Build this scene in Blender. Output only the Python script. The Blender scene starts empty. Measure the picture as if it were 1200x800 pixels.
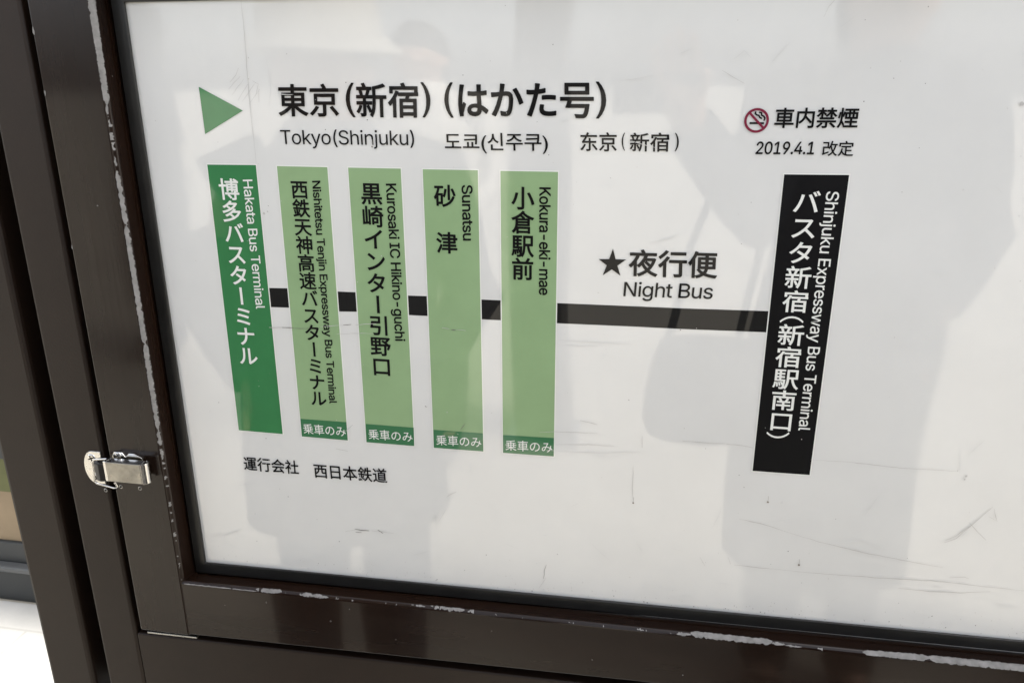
import bpy, bmesh, math, random
from mathutils import Vector, Matrix, noise
from mathutils.geometry import tessellate_polygon
random.seed(7)
R = math.radians
S = bpy.context.scene
COL = S.collection

# ------------------------------------------------------------------ camera
cam_d = bpy.data.cameras.new('camera')
cam = bpy.data.objects.new('camera', cam_d); COL.objects.link(cam)
cam.location = (0.45508, -0.75600, 0.08032)
cam.rotation_euler = (1.25177, 0.00259, 0.17661)
cam_d.sensor_width = 36.0; cam_d.lens = 27.557
cam_d.clip_start = 0.02; cam_d.clip_end = 500
S.camera = cam

# ------------------------------------------------------------------ sky, sun, exposure
SUN_EL = R(54); SUN_DIR = Vector((math.cos(SUN_EL), 0.12, math.sin(SUN_EL))).normalized()
W = bpy.data.worlds.new('World'); S.world = W; W.use_nodes = True
nt = W.node_tree; nt.nodes.clear()
sky = nt.nodes.new('ShaderNodeTexSky'); sky.sky_type = 'NISHITA'; sky.sun_disc = False
sky.sun_elevation = SUN_EL; sky.sun_rotation = math.atan2(SUN_DIR.x, SUN_DIR.y)
sky.dust_density = 4.0; sky.ozone_density = 0.6; sky.air_density = 0.8
bg = nt.nodes.new('ShaderNodeBackground'); bg.inputs[1].default_value = 0.15
wo = nt.nodes.new('ShaderNodeOutputWorld')
hs = nt.nodes.new('ShaderNodeHueSaturation'); hs.inputs['Saturation'].default_value = 0.35   # hazy, whitish sky
nt.links.new(sky.outputs[0], hs.inputs['Color']); nt.links.new(hs.outputs[0], bg.inputs[0]); nt.links.new(bg.outputs[0], wo.inputs[0])
sl = bpy.data.lights.new('sun', 'SUN'); sl.energy = 1.3; sl.angle = R(11); sl.color = (1.0, 0.955, 0.88)
so = bpy.data.objects.new('sun', sl); COL.objects.link(so)
so.rotation_euler = (-SUN_DIR).to_track_quat('-Z', 'Y').to_euler(); so.location = (3, 0, 5)
vs = S.view_settings
vs.view_transform = 'Standard'; vs.look = 'None'; vs.gamma = 1.0; vs.use_curve_mapping = False
vs.exposure = 1.66

# ------------------------------------------------------------------ helpers
def link(name, me, parent=None, loc=(0, 0, 0)):
    o = bpy.data.objects.new(name, me); COL.objects.link(o); o.location = loc
    if parent: o.parent = parent
    return o
def thing(name, label, cat, loc, group=None):
    o = bpy.data.objects.new(name, None); COL.objects.link(o); o.location = loc
    o.empty_display_size = 0.05
    o['label'] = label; o['category'] = cat
    if group: o['group'] = group
    return o
class MB:
    """collects shapes; build() links them as one mesh object"""
    def __init__(s): s.v = []; s.f = []; s.mi = []; s.sm = []
    def add(s, vs, fs, mi=0, smooth=False):
        b = len(s.v); s.v += [tuple(v) for v in vs]
        for f in fs: s.f.append([b + i for i in f]); s.mi.append(mi); s.sm.append(smooth)
    def poly(s, pts, mi=0): s.add(pts, [list(range(len(pts)))], mi)
    def prism(s, pts, axis, a, b, mi=0):
        """pts: 2D outline (counter-clockwise); axis 'x','y' or 'z': extruded from a to b"""
        n = len(pts)
        def P(p, t):
            return {'x': (t, p[0], p[1]), 'y': (p[0], t, p[1]), 'z': (p[0], p[1], t)}[axis]
        vs = [P(p, a) for p in pts] + [P(p, b) for p in pts]
        fs = [list(range(n)), list(range(n, 2*n))[::-1]] + [[i, i+n, (i+1) % n + n, (i+1) % n][::-1] for i in range(n)]
        s.add(vs, fs, mi)
    def box(s, x0, x1, y0, y1, z0, z1, mi=0):
        s.add([(x, y, z) for z in (z0, z1) for y in (y0, y1) for x in (x0, x1)],
              [[0,2,3,1],[4,5,7,6],[0,1,5,4],[2,6,7,3],[0,4,6,2],[1,3,7,5]], mi)
    def tube(s, path, r, n=10, mi=0, cap=True, ell=None):
        pts = [Vector(p) for p in path]; rings = []
        up = Vector((0.13, 0.21, 1)).normalized()
        for i, p in enumerate(pts):
            t = (pts[min(i+1, len(pts)-1)] - pts[max(i-1, 0)]).normalized()
            if abs(t.dot(up)) > .97: up = Vector((1, 0.1, 0)).normalized()
            a = t.cross(up).normalized(); b = a.cross(t)
            rr = r[i] if isinstance(r, (list, tuple)) else r
            rings.append([p + rr*(math.cos(2*math.pi*k/n)*a + math.sin(2*math.pi*k/n)*b) for k in range(n)])
        vs = [v for g in rings for v in g]; fs = []
        for i in range(len(rings)-1):
            for k in range(n):
                fs.append([i*n+k, i*n+(k+1) % n, (i+1)*n+(k+1) % n, (i+1)*n+k])
        s.add(vs, fs, mi, True)
        if cap:
            s.add(rings[0], [list(range(n))[::-1]], mi); s.add(rings[-1], [list(range(n))], mi)
    def build(s, name, mats, parent=None, loc=(0, 0, 0), bevel=0, recalc=True, segs=2, auto=True):
        me = bpy.data.meshes.new(name); me.from_pydata(s.v, [], s.f)
        for m in (mats if isinstance(mats, (list, tuple)) else [mats]): me.materials.append(m)
        for p, mi, sm in zip(me.polygons, s.mi, s.sm): p.material_index = mi; p.use_smooth = sm
        if recalc:
            bm = bmesh.new(); bm.from_mesh(me); bmesh.ops.recalc_face_normals(bm, faces=bm.faces); bm.to_mesh(me); bm.free()
        o = link(name, me, parent, loc)
        if bevel:
            b = o.modifiers.new('bevel', 'BEVEL'); b.width = bevel; b.segments = segs; b.limit_method = 'ANGLE'; b.angle_limit = R(40)
        return o

# ------------------------------------------------------------------ materials
def node(nt, t, **kw):
    n = nt.nodes.new(t)
    for k, v in kw.items(): setattr(n, k, v)
    return n
def mat(name, col, rough=.5, metal=0, coat=0, coat_r=.05, coat_ior=1.5, spec=.5, var=0, scale=20, stretch=(1, 1, 1),
        bump=0, bump_scale=200, bump_stretch=(1, 1, 1), col2=None, bump_coat=False, rough_var=0, wave=0, coat_rv=0):
    m = bpy.data.materials.new(name); m.use_nodes = True; t = m.node_tree; L = t.links
    p = t.nodes['Principled BSDF']
    p.inputs['Base Color'].default_value = (*col, 1); p.inputs['Roughness'].default_value = rough
    p.inputs['Metallic'].default_value = metal; p.inputs['Coat Weight'].default_value = coat
    p.inputs['Coat Roughness'].default_value = coat_r; p.inputs['Coat IOR'].default_value = coat_ior
    p.inputs['Specular IOR Level'].default_value = spec
    tc = node(t, 'ShaderNodeTexCoord')
    def nz(sc, st, det=5, r=.6):
        mp = node(t, 'ShaderNodeMapping'); mp.inputs['Scale'].default_value = st
        L.new(tc.outputs['Object'], mp.inputs[0])
        n = node(t, 'ShaderNodeTexNoise'); n.inputs['Scale'].default_value = sc; n.inputs['Detail'].default_value = det
        n.inputs['Roughness'].default_value = r
        L.new(mp.outputs[0], n.inputs['Vector']); return n
    if var or col2:
        n = nz(scale, stretch)
        rp = node(t, 'ShaderNodeValToRGB'); rp.color_ramp.elements[0].position = .3; rp.color_ramp.elements[1].position = .72
        a = [c*(1-var) for c in col]; b = list(col2) if col2 else [min(1, c*(1+var)) for c in col]
        rp.color_ramp.elements[0].color = (*a, 1); rp.color_ramp.elements[1].color = (*b, 1)
        L.new(n.outputs['Fac'], rp.inputs[0])
        L.new(rp.outputs[0], p.inputs['Base Color'])
    if rough_var:
        n = nz(scale*1.7, stretch); mr = node(t, 'ShaderNodeMapRange')
        mr.inputs['From Min'].default_value = .3; mr.inputs['From Max'].default_value = .7
        mr.inputs['To Min'].default_value = rough-rough_var; mr.inputs['To Max'].default_value = rough+rough_var
        L.new(n.outputs['Fac'], mr.inputs[0]); L.new(mr.outputs[0], p.inputs['Roughness'])
    if coat_rv:                                             # wiped-on smears: uneven gloss
        n = nz(5, (1.0, 1, 3.2), 6, .7); mr = node(t, 'ShaderNodeMapRange')
        mr.inputs['From Min'].default_value = .35; mr.inputs['From Max'].default_value = .68
        mr.inputs['To Min'].default_value = coat_r; mr.inputs['To Max'].default_value = coat_r+coat_rv
        L.new(n.outputs['Fac'], mr.inputs[0]); L.new(mr.outputs[0], p.inputs['Coat Roughness'])
    prev = None
    if bump:
        n = nz(bump_scale, bump_stretch, 4)
        b = node(t, 'ShaderNodeBump'); b.inputs['Strength'].default_value = bump; b.inputs['Distance'].default_value = .001
        L.new(n.outputs['Fac'], b.inputs['Height']); L.new(b.outputs[0], p.inputs['Normal']); prev = b
        if bump_coat: L.new(b.outputs[0], p.inputs['Coat Normal'])
    if wave:
        n = nz(3.0, (1.6, 1, .9), 1, .4)
        b = node(t, 'ShaderNodeBump'); b.inputs['Strength'].default_value = 1.0; b.inputs['Distance'].default_value = wave
        L.new(n.outputs['Fac'], b.inputs['Height']); L.new(b.outputs[0], p.inputs['Coat Normal'])
    return m
PRINT = dict(rough=.55, coat=1, coat_r=.022, coat_ior=1.42, spec=.15, wave=.0026)
GLOSS = dict(PRINT, coat_ior=1.80, coat_rv=.05)
INK = dict(PRINT, coat_ior=1.33, spec=.1)
M = {}
M['paper'] = mat('printed sheet white', (.746, .748, .726), var=.03, scale=9, **GLOSS)
M['halo'] = mat('white strip halo', (.86, .87, .82), **GLOSS)  # bright sharpening halo round the strips, put into the colour
M['dark_green'] = mat('printed dark green', (.040, .205, .070), var=.05, scale=30, **GLOSS)
M['light_green'] = mat('printed light green', (.288, .432, .224), var=.05, scale=24, **GLOSS)
M['band_green'] = mat('printed band green', (.045, .175, .075), **GLOSS)
M['black'] = mat('printed black', (.003, .003, .0035), **PRINT)
M['line_black'] = mat('printed line black', (.008, .008, .008), **PRINT)
M['ink'] = mat('printed text black', (.005, .005, .005), **INK)
M['ink_white'] = mat('printed text white', (.80, .81, .77), **PRINT)
M['maroon'] = mat('printed maroon', (.20, .018, .045), **PRINT)
M['scratch'] = mat('scratch grey', (.50, .49, .47), rough=.8)
M['scratch_dark'] = mat('scratch dark', (.16, .15, .14), rough=.8)
M['scratch_pale'] = mat('scratch pale', (.64, .64, .625), rough=.8)
M['scuff'] = mat('faint scuff', (.675, .68, .665), rough=.7)
M['drip'] = mat('dried drip', (.22, .19, .16), rough=.5)
BR = (.0120, .0062, .0040)
M['paint_v'] = mat('brown paint brushed upright', BR, rough=.26, var=.3, scale=14, stretch=(1, 1, .12), rough_var=.1,
                   bump=.38, bump_scale=75, bump_stretch=(1, 1, .03), coat=.45, coat_r=.08, spec=.15)
M['paint_h'] = mat('brown paint brushed across', BR, rough=.24, var=.3, scale=14, stretch=(.12, 1, 1), rough_var=.1,
                   bump=.38, bump_scale=75, bump_stretch=(.03, 1, 1), coat=.45, coat_r=.07, spec=.15)
M['body_paint'] = mat('brown powder coat', (.0155, .0088, .0056), rough=.46, var=.12, scale=25, bump=.22, bump_scale=420, spec=.32)
M['gasket'] = mat('black rubber gasket', (.012, .012, .0115), rough=.28, var=.25, scale=30, stretch=(1, 1, 1), bump=.15, bump_scale=160)
M['groove'] = mat('dark groove', (.006, .006, .006), rough=.8)
M['bare'] = mat('bare primer', (.205, .20, .193), rough=.7, var=.3, scale=120, bump=.3, bump_scale=500)  # also colours the painted rim highlight on the bottom rail
M['steel'] = mat('nickel steel', (.46, .455, .44), rough=.30, metal=1, rough_var=.1, scale=60, bump=.25, bump_scale=120)
M['bright_steel'] = mat('bright steel', (.74, .73, .71), rough=.16, metal=1, rough_var=.05, scale=80)
M['plate_steel'] = mat('keeper plate steel', (.76, .745, .71), rough=.33, metal=1, rough_var=.1, scale=60)
M['lever_steel'] = mat('scuffed lever steel', (.40, .385, .35), rough=.36, metal=1, rough_var=.14, scale=55, var=.25, bump=.3, bump_scale=140)
M['hole'] = mat('dark hole', (.004, .004, .004), rough=.9)
M['hook'] = mat('dark hook', (.020, .018, .016), rough=.4)
# 博多バスターミナル em w 0.0232 h 0.0233 pitch 0.0228
# 西鉄天神高速バスターミナル em w 0.0196 h 0.0198 pitch 0.0191
# 黒崎インター引野口 em w 0.0234 h 0.0228 pitch 0.0230
# 砂津 em w 0.0229 h 0.0229 pitch 0.0466
# 小倉駅前 em w 0.0230 h 0.0234 pitch 0.0234
# バスタ新宿 em w 0.0248 h 0.0220 pitch 0.0235
# 新宿駅南口 em w 0.0253 h 0.0245 pitch 0.0226
H = [('title', '東京', (0.08522, 0.04864), (0.14836, 0.04859), (0.08641, 0.07955), 'x', 0.012), ('title', '(', (0.15618, 0.04831), (0.16521, 0.04819), (0.15633, 0.08041), 'x', 0.008), ('title', '新宿', (0.16652, 0.04812), (0.22912, 0.04793), (0.16698, 0.08039), 'x', 0.012), ('title', ')', (0.23296, 0.04842), (0.2417, 0.04831), (0.23214, 0.08061), 'x', 0.008), ('title', '(', (0.25496, 0.04837), (0.26361, 0.04825), (0.25485, 0.08055), 'x', 0.008), ('title', 'はかた', (0.26858, 0.04953), (0.36232, 0.04964), (0.26816, 0.07937), 'x', 0.018), ('title', '号', (0.36602, 0.04835), (0.39734, 0.04835), (0.36486, 0.07974), 'x', 0.012), ('title', ')', (0.39916, 0.04813), (0.4086, 0.04818), (0.398, 0.0807), 'x', 0.008), ('roman', 'Tokyo(Shinjuku)', (0.08495, 0.01826), (0.22359, 0.01858), (0.08489, 0.03651), 'x', -0.004), ('korean', '도쿄(신주쿠)', (0.25438, 0.01529), (0.35494, 0.01572), (0.25369, 0.03445), 'x', 0.004), ('chinese', '东京', (0.3855, 0.01861), (0.41938, 0.01877), (0.38483, 0.03593), 'x', 0.008), ('chinese', '(', (0.42385, 0.01968), (0.42701, 0.01956), (0.42319, 0.03585), 'x', 0), ('chinese', '新宿', (0.43138, 0.01876), (0.46727, 0.01903), (0.43086, 0.03591), 'x', 0.008), ('chinese', ')', (0.47225, 0.01963), (0.47596, 0.01959), (0.47163, 0.036), 'x', 0), ('nosmoke', '車内禁煙', (0.5579, 0.04082), (0.62846, 0.04116), (0.55801, 0.05832), 'x', 0.012), ('date', '2019.4.1', (0.54416, 0.01775), (0.59454, 0.01815), (0.54476, 0.02912), 'x', 0), ('date', '改定', (0.60152, 0.01697), (0.62795, 0.01709), (0.60129, 0.03025), 'x', 0.0), ('night', '夜行便', (0.43544, -0.09956), (0.51929, -0.09901), (0.43461, -0.07295), 'x', 0.014), ('nightbus', 'Night Bus', (0.43116, -0.11992), (0.51656, -0.11886), (0.43179, -0.10511), 'b', 0), ('operator', '運行会社', (0.00122, -0.349), (0.06952, -0.34873), (0.0015, -0.33119), 'x', 0.008), ('operator', '西日本鉄道', (0.08827, -0.35087), (0.1759, -0.3499), (0.08798, -0.33267), 'x', 0.008), ('board1', '乗車のみ', (0.08011, -0.29593), (0.1305, -0.29593), (0.0797, -0.28353), 'x', 0.0), ('board2', '乗車のみ', (0.15723, -0.29671), (0.20807, -0.29613), (0.15681, -0.28446), 'x', 0.0), ('board3', '乗車のみ', (0.235, -0.29744), (0.28558, -0.29625), (0.23474, -0.28523), 'x', 0.0), ('board4', '乗車のみ', (0.31222, -0.2974), (0.3632, -0.29616), (0.312, -0.28503), 'x', 0.0), ('romanized0', 'Hakata Bus Terminal', (0.0392, -0.01394), (0.0384, -0.15159), (0.04992, -0.01349), 'b', 0), ('romanized1', 'Nishitetsu Tenjin Expressway Bus Terminal', (0.11486, -0.0137), (0.11409, -0.25675), (0.12377, -0.01328), 'b', 0), ('romanized2', 'Kurosaki IC Hikino-guchi', (0.19269, -0.01505), (0.19419, -0.17957), (0.2036, -0.01468), 'b', 0), ('romanized3', 'Sunatsu', (0.27018, -0.01492), (0.2703, -0.06987), (0.28097, -0.01455), 'b', 0), ('romanized4', 'Kokura-eki-mae', (0.34703, -0.01557), (0.34752, -0.12248), (0.3582, -0.01552), 'b', 0), ('romanized5', 'Shinjuku Expressway Bus Terminal', (0.60952, -0.01412), (0.61027, -0.2504), (0.62075, -0.0142), 'b', 0)]
V = [('name0', '博多バスターミナル', (0.02246, -0.024), (0.02266, -0.20639), 0.02319, 0.02329, 0.012), ('name1', '西鉄天神高速バスターミナル', (0.10024, -0.02262), (0.10148, -0.2516), 0.01959, 0.01978, 0.014), ('name2', '黒崎インター引野口', (0.17684, -0.02516), (0.17705, -0.20944), 0.02337, 0.02284, 0.016), ('name3', '砂津', (0.25279, -0.02591), (0.2535, -0.07256), 0.02289, 0.02294, 0.016), ('name4', '小倉駅前', (0.33065, -0.02638), (0.3306, -0.09656), 0.02302, 0.02344, 0.016), ('name5', 'バスタ新宿', (0.59314, -0.02427), (0.59354, -0.11808), 0.02475, 0.0228, 0.008), ('name5', '新宿駅南口', (0.5929, -0.15145), (0.59296, -0.24204), 0.02529, 0.0226, 0.008)]
PAREN = [('︵', 'name5', (0.58104, -0.13949), (0.60286, -0.1389), (0.58101, -0.13299)), ('︶', 'name5', (0.58022, -0.26116), (0.60235, -0.26004), (0.57999, -0.25437))]
STR = [[(0.0012, 0.00072), (0.05504, 0.001), (0.00012, -0.29829), (0.0541, -0.29885)], [(0.07795, 0.00032), (0.13196, 3e-05), (0.07727, -0.29987), (0.13199, -0.30033)], [(0.15394, -5e-05), (0.20854, -0.00021), (0.15398, -0.30075), (0.20943, -0.3009)], [(0.23103, -0.00044), (0.28632, -0.00055), (0.23177, -0.30113), (0.28751, -0.30091)], [(0.30873, -0.00084), (0.36457, -0.00083), (0.30937, -0.3007), (0.36473, -0.30028)], [(0.57119, 0.0003), (0.62692, 0.00063), (0.5705, -0.29922), (0.62641, -0.29886)]]
BAND = [None, [(0.07745, -0.27805), (0.13209, -0.27807)], [(0.15451, -0.27843), (0.20981, -0.27869)], [(0.23214, -0.2794), (0.28735, -0.27932)], [(0.30951, -0.27958), (0.36461, -0.27868)], None]
LINE = [((0.05553, -0.12773), (0.05493, -0.14899)), ((0.0777, -0.12725), (0.07707, -0.14861)), ((0.13271, -0.12834), (0.13257, -0.15014)), ((0.15408, -0.12824), (0.15453, -0.14945)), ((0.20959, -0.1293), (0.20983, -0.15032)), ((0.23159, -0.12905), (0.23226, -0.15033)), ((0.2872, -0.13001), (0.28768, -0.15108)), ((0.30903, -0.13001), (0.30915, -0.1511)), ((0.3649, -0.13022), (0.36479, -0.15129)), ((0.44711, -0.12992), (0.44811, -0.15086)), ((0.48919, -0.12986), (0.49055, -0.15095)), ((0.57099, -0.12879), (0.57066, -0.15004))]
TRI = [(0.00222, 0.07682), (0.0471, 0.05413), (0.00294, 0.03106)]
STARC = [(0.40591, -0.08372), (0.43243, -0.08328), (0.41927, -0.07304), (0.41027, -0.09979), (0.42757, -0.09953)]
NS = ((0.54257, 0.04729), (0.55323, 0.04735), (0.54159, 0.05799))
SCR = [('scratch', 0.7, [(0.0576, 0.1558), (0.0575, 0.1254), (0.0561, 0.0823), (0.0555, 0.054), (0.0559, 0.0251), (0.0561, 0.0023)]), ('scratch_dark', 1.3, [(0.0665, -0.171), (0.0754, -0.1707), (0.0803, -0.1711)]), ('scratch', 1.0, [(0.0515, -0.1721), (0.0665, -0.171)]), ('scratch_dark', 0.7, [(0.0803, -0.1711), (0.0871, -0.1715), (0.099, -0.1701)]), ('scratch', 0.8, [(0.1109, -0.1681), (0.1256, -0.1661), (0.1372, -0.1651)]), ('scratch_dark', 0.8, [(0.1372, -0.1651), (0.1459, -0.1637)]), ('scratch', 0.9, [(0.1507, -0.1641), (0.1613, -0.1624), (0.1737, -0.1615)]), ('scratch', 0.7, [(0.1287, -0.1753), (0.1529, -0.173), (0.1701, -0.1726)]), ('scratch', 0.7, [(0.2454, -0.162), (0.2536, -0.163)]), ('scratch_dark', 1.2, [(0.2554, -0.1638), (0.26, -0.1641)]), ('scratch', 0.6, [(0.2609, -0.1635), (0.2709, -0.1639)]), ('scratch_dark', 1.1, [(0.1326, -0.4136), (0.1409, -0.4145), (0.1503, -0.414)]), ('scratch_dark', 0.8, [(0.1333, -0.4181), (0.1407, -0.4173)]), ('scratch_dark', 1.2, [(0.1608, -0.4118), (0.1668, -0.4157)]), ('scratch', 0.7, [(0.1207, -0.4183), (0.1325, -0.4148)]), ('scratch', 0.6, [(0.1534, -0.4137), (0.1803, -0.4142)]), ('scratch', 0.8, [(0.245, -0.3606), (0.2501, -0.3564), (0.2561, -0.3531)]), ('scratch', 0.8, [(0.1301, -0.2895), (0.1397, -0.2804)]), ('scratch', 0.7, [(0.1173, -0.3116), (0.1313, -0.3136)]), ('scratch_dark', 0.7, [(0.2628, -0.2765), (0.2686, -0.2685)]), ('scratch', 0.7, [(0.3488, -0.2728), (0.3652, -0.2712), (0.3879, -0.2702), (0.4103, -0.2694)]), ('scratch', 0.7, [(0.3664, -0.2858), (0.4018, -0.2832), (0.4287, -0.2827)]), ('scratch_pale', 0.9, [(0.3563, -0.2937), (0.411, -0.2921), (0.4643, -0.2857)]), ('scratch', 0.7, [(0.3921, -0.2561), (0.41, -0.2596)]), ('scratch_pale', 0.8, [(0.3681, -0.1688), (0.3986, -0.169), (0.4414, -0.1693)]), ('scratch_pale', 0.8, [(0.3682, -0.1744), (0.4073, -0.1731)]), ('scratch', 0.8, [(0.4492, -0.3038), (0.4494, -0.3291), (0.451, -0.3443)]), ('scratch', 0.7, [(0.4572, -0.2686), (0.4575, -0.2823)]), ('scratch', 0.8, [(0.4983, -0.2711), (0.524, -0.271), (0.541, -0.2705)]), ('scratch', 1.0, [(0.5419, -0.2709), (0.5588, -0.2715)]), ('scratch', 0.7, [(0.5588, -0.2715), (0.5682, -0.2731)]), ('scratch', 0.7, [(0.6256, -0.2816), (0.6662, -0.281), (0.7145, -0.2833), (0.7613, -0.282)]), ('scratch', 0.8, [(0.5619, -0.3563), (0.5829, -0.3588), (0.5961, -0.362), (0.6103, -0.3661)]), ('scratch', 0.7, [(0.6103, -0.3661), (0.6444, -0.3747), (0.6874, -0.3822), (0.7296, -0.3876), (0.7669, -0.3914)]), ('scratch', 0.8, [(0.5613, -0.4123), (0.5791, -0.4124), (0.5993, -0.4126)]), ('scratch', 0.8, [(0.5993, -0.4126), (0.6488, -0.4126), (0.7079, -0.4107), (0.7655, -0.4079), (0.8142, -0.4091), (0.8461, -0.4093)]), ('scratch', 0.9, [(0.7277, -0.4208), (0.7593, -0.4211), (0.7876, -0.4191), (0.8151, -0.4141)]), ('scratch', 0.8, [(0.7635, -0.3596), (0.773, -0.3537), (0.7863, -0.3386), (0.8007, -0.3178)]), ('scratch', 0.8, [(0.7632, -0.3626), (0.7734, -0.3566), (0.7844, -0.3417)]), ('scratch', 0.7, [(0.7821, -0.337), (0.7916, -0.3468), (0.801, -0.3555)]), ('scratch', 0.6, [(0.8018, -0.3196), (0.8073, -0.3335), (0.7987, -0.3286)]), ('scratch', 0.6, [(0.7744, -0.4027), (0.7885, -0.4), (0.7928, -0.4015)]), ('scratch', 0.7, [(0.0368, 0.0807), (0.044, 0.0879), (0.0475, 0.0942)]), ('scratch', 0.5, [(0.0341, 0.0743), (0.0484, 0.0863)]), ('scratch', 0.5, [(0.0371, 0.0686), (0.0517, 0.0839)]), ('scratch', 0.5, [(0.0429, 0.0637), (0.0557, 0.0791)]), ('scratch', 0.5, [(0.0483, 0.0629), (0.063, 0.0798)]), ('scratch', 0.5, [(0.0545, 0.0605), (0.0678, 0.0742)]), ('scratch', 0.5, [(0.0606, 0.0822), (0.0666, 0.079), (0.0626, 0.0678)]), ('scratch', 0.5, [(0.067, 0.075), (0.0656, 0.0621)]), ('scratch_pale', 0.6, [(0.0772, 0.1019), (0.0804, 0.0822), (0.0761, 0.0581)]), ('scratch_pale', 0.8, [(0.5186, 0.0988), (0.5267, 0.1058), (0.533, 0.1001)]), ('scratch', 0.5, [(0.5091, 0.0896), (0.5199, 0.0838), (0.5291, 0.0788)]), ('scratch', 0.5, [(0.5898, 0.1325), (0.593, 0.1405), (0.5972, 0.1457)]), ('scratch_pale', 0.7, [(0.6046, 0.1242), (0.6158, 0.1334)]), ('scratch_pale', 0.8, [(0.5513, 0.0971), (0.5647, 0.1124)]), ('scratch_pale', 0.6, [(-0.1425, -0.3054), (-0.1422, -0.3164)]), ('scratch_dark', 0.6, [(0.3584, -0.436), (0.3561, -0.4441), (0.3552, -0.4544)]), ('scratch', 0.5, [(0.3581, -0.4529), (0.3504, -0.4675)]), ('scratch', 0.5, [(0.5251, -0.4069), (0.5312, -0.4169)]), ('scratch', 0.5, [(0.5544, -0.4035), (0.5577, -0.4117)])]
DOTS = [('scratch_dark', 0.9, (0.4415, -0.2295)), ('scratch_dark', 0.9, (-0.0201, -0.265)), ('scratch_dark', 0.9, (0.0065, -0.4435)), ('scratch_dark', 1.1, (0.1122, -0.4325)), ('scratch_dark', 1, (0.2244, -0.2522)), ('scratch', 1.6, (0.2253, -0.2526)), ('scratch', 2.6, (0.059, -0.048)), ('scratch', 1.6, (0.063, -0.0461)), ('scratch_dark', 0.7, (0.0646, -0.0399)), ('drip', 2.0, (0.4512, -0.3479)), ('drip', 2.2, (0.5887, -0.3334)), ('drip', 2.2, (0.6272, -0.4046)), ('scratch', 2.2, (0.7714, -0.2867)), ('scratch', 1.6, (0.7705, -0.2905)), ('scratch', 3.4, (0.757, 0.0618)), ('scratch_pale', 2.4, (0.6026, -0.3326)), ('scratch_dark', 0.6, (0.0458, -0.2255)), ('scratch', 0.8, (0.0317, -0.2417)), ('drip', 1.5, (0.1805, 0.0205)), ('scratch_dark', 1.2, (0.4686, -0.4708)), ('scratch_dark', 1.2, (0.4724, -0.4715)), ('scratch_dark', 1, (0.5231, -0.47)), ('scratch_dark', 1, (0.5569, -0.4684)), ('scratch_dark', 1.2, (0.5939, -0.468)), ('scratch_dark', 1.1, (0.5985, -0.4685)), ('scratch', 1.2, (0.7366, -0.4654)), ('scratch', 1.2, (0.8484, -0.4609)), ('scratch_dark', 0.9, (0.5575, -0.3051)), ('scratch', 0.9, (0.686, -0.1488)), ('scratch', 0.8, (0.6329, 0.0911)), ('scratch', 0.8, (0.6562, 0.0964)), ('scratch_dark', 0.7, (0.6527, 0.0827)), ('scratch_dark', 0.7, (0.6786, 0.0784)), ('scratch', 0.7, (0.7464, 0.0583)), ('scratch_dark', 0.6, (0.7836, -0.0902)), ('scratch_dark', 0.6, (0.5988, -0.4069)), ('scratch', 0.7, (0.5282, -0.4129)), ('scratch_dark', 0.6, (0.7316, -0.3843))]

# ------------------------------------------------------------------ the setting: ground, paving, the low front behind
GZ = -1.37
m_ground = mat('tan street paving', (.375, .345, .280), rough=.8, var=.12, scale=1.3, bump=.3, bump_scale=90)
m_pave = mat('pale paving slabs', (.46, .455, .43), rough=.75, var=.10, scale=6, bump=.3, bump_scale=90)
t_ = m_pave.node_tree; br = t_.nodes.new('ShaderNodeTexBrick'); tc_ = t_.nodes.new('ShaderNodeTexCoord')
br.inputs['Scale'].default_value = 1.0; br.inputs['Brick Width'].default_value = .40; br.inputs['Row Height'].default_value = .20; br.inputs['Mortar Size'].default_value = .004
br.inputs['Color1'].default_value = (1, 1, 1, 1); br.inputs['Color2'].default_value = (.96, .96, .96, 1); br.inputs['Mortar'].default_value = (.86, .85, .84, 1)
mx = t_.nodes.new('ShaderNodeMix'); mx.data_type = 'RGBA'; mx.blend_type = 'MULTIPLY'; mx.inputs[0].default_value = 1.0
pb = t_.nodes['Principled BSDF']; src = pb.inputs['Base Color'].links[0].from_socket
t_.links.new(tc_.outputs['Object'], br.inputs['Vector']); t_.links.new(src, mx.inputs[6]); t_.links.new(br.outputs['Color'], mx.inputs[7]); t_.links.new(mx.outputs[2], pb.inputs['Base Color'])
b = MB(); b.poly([(-120, -120, GZ), (120, -120, GZ), (120, 120, GZ), (-120, 120, GZ)])
o = b.build('ground', m_ground); o['kind'] = 'structure'; o.location = (0, 0, 0)
b = MB(); b.box(-9, 9, -.10, 0.905, GZ-.05, GZ+.004)
o = b.build('pavement', m_pave); o['kind'] = 'structure'
# low shop front seen past the left edge of the cabinet
t = thing('shop_front', 'low shop front with dark grey plinth and tan panel, behind the cabinet post', 'shop front', (-1.8, 1.0, GZ))
def T(b, name, m, **k): return b.build(name, m, t, (1.8, -1.0, -GZ), **k)
m_pl = mat('dark grey plinth', (.026, .028, .028), rough=.5, var=.1, scale=8)
m_pl2 = mat('grey sill', (.085, .088, .088), rough=.4, var=.1, scale=8)
m_tan = mat('tan panel', (.27, .20, .12), rough=.7, var=.15, scale=5)
m_grn = mat('green panel', (.10, .105, .03), rough=.6, var=.2, scale=9)
b = MB(); b.box(-6, 1.5, .915, 1.3, GZ, -1.262); T(b, 'plinth', m_pl, bevel=.006)
b = MB(); b.box(-6, 1.5, .900, 1.3, -1.262, -1.243); T(b, 'sill', m_pl2, bevel=.005)
b = MB(); b.box(-6, 1.5, .925, 1.3, -1.243, -1.175); T(b, 'upper_plinth', m_pl, bevel=.004)
b = MB(); b.box(-6, 1.5, .935, 1.3, -1.175, -1.012); T(b, 'tan_panel', m_tan)
b = MB(); b.box(-6, 1.5, .930, 1.3, -1.012, -.905); T(b, 'green_panel', m_grn)
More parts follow.
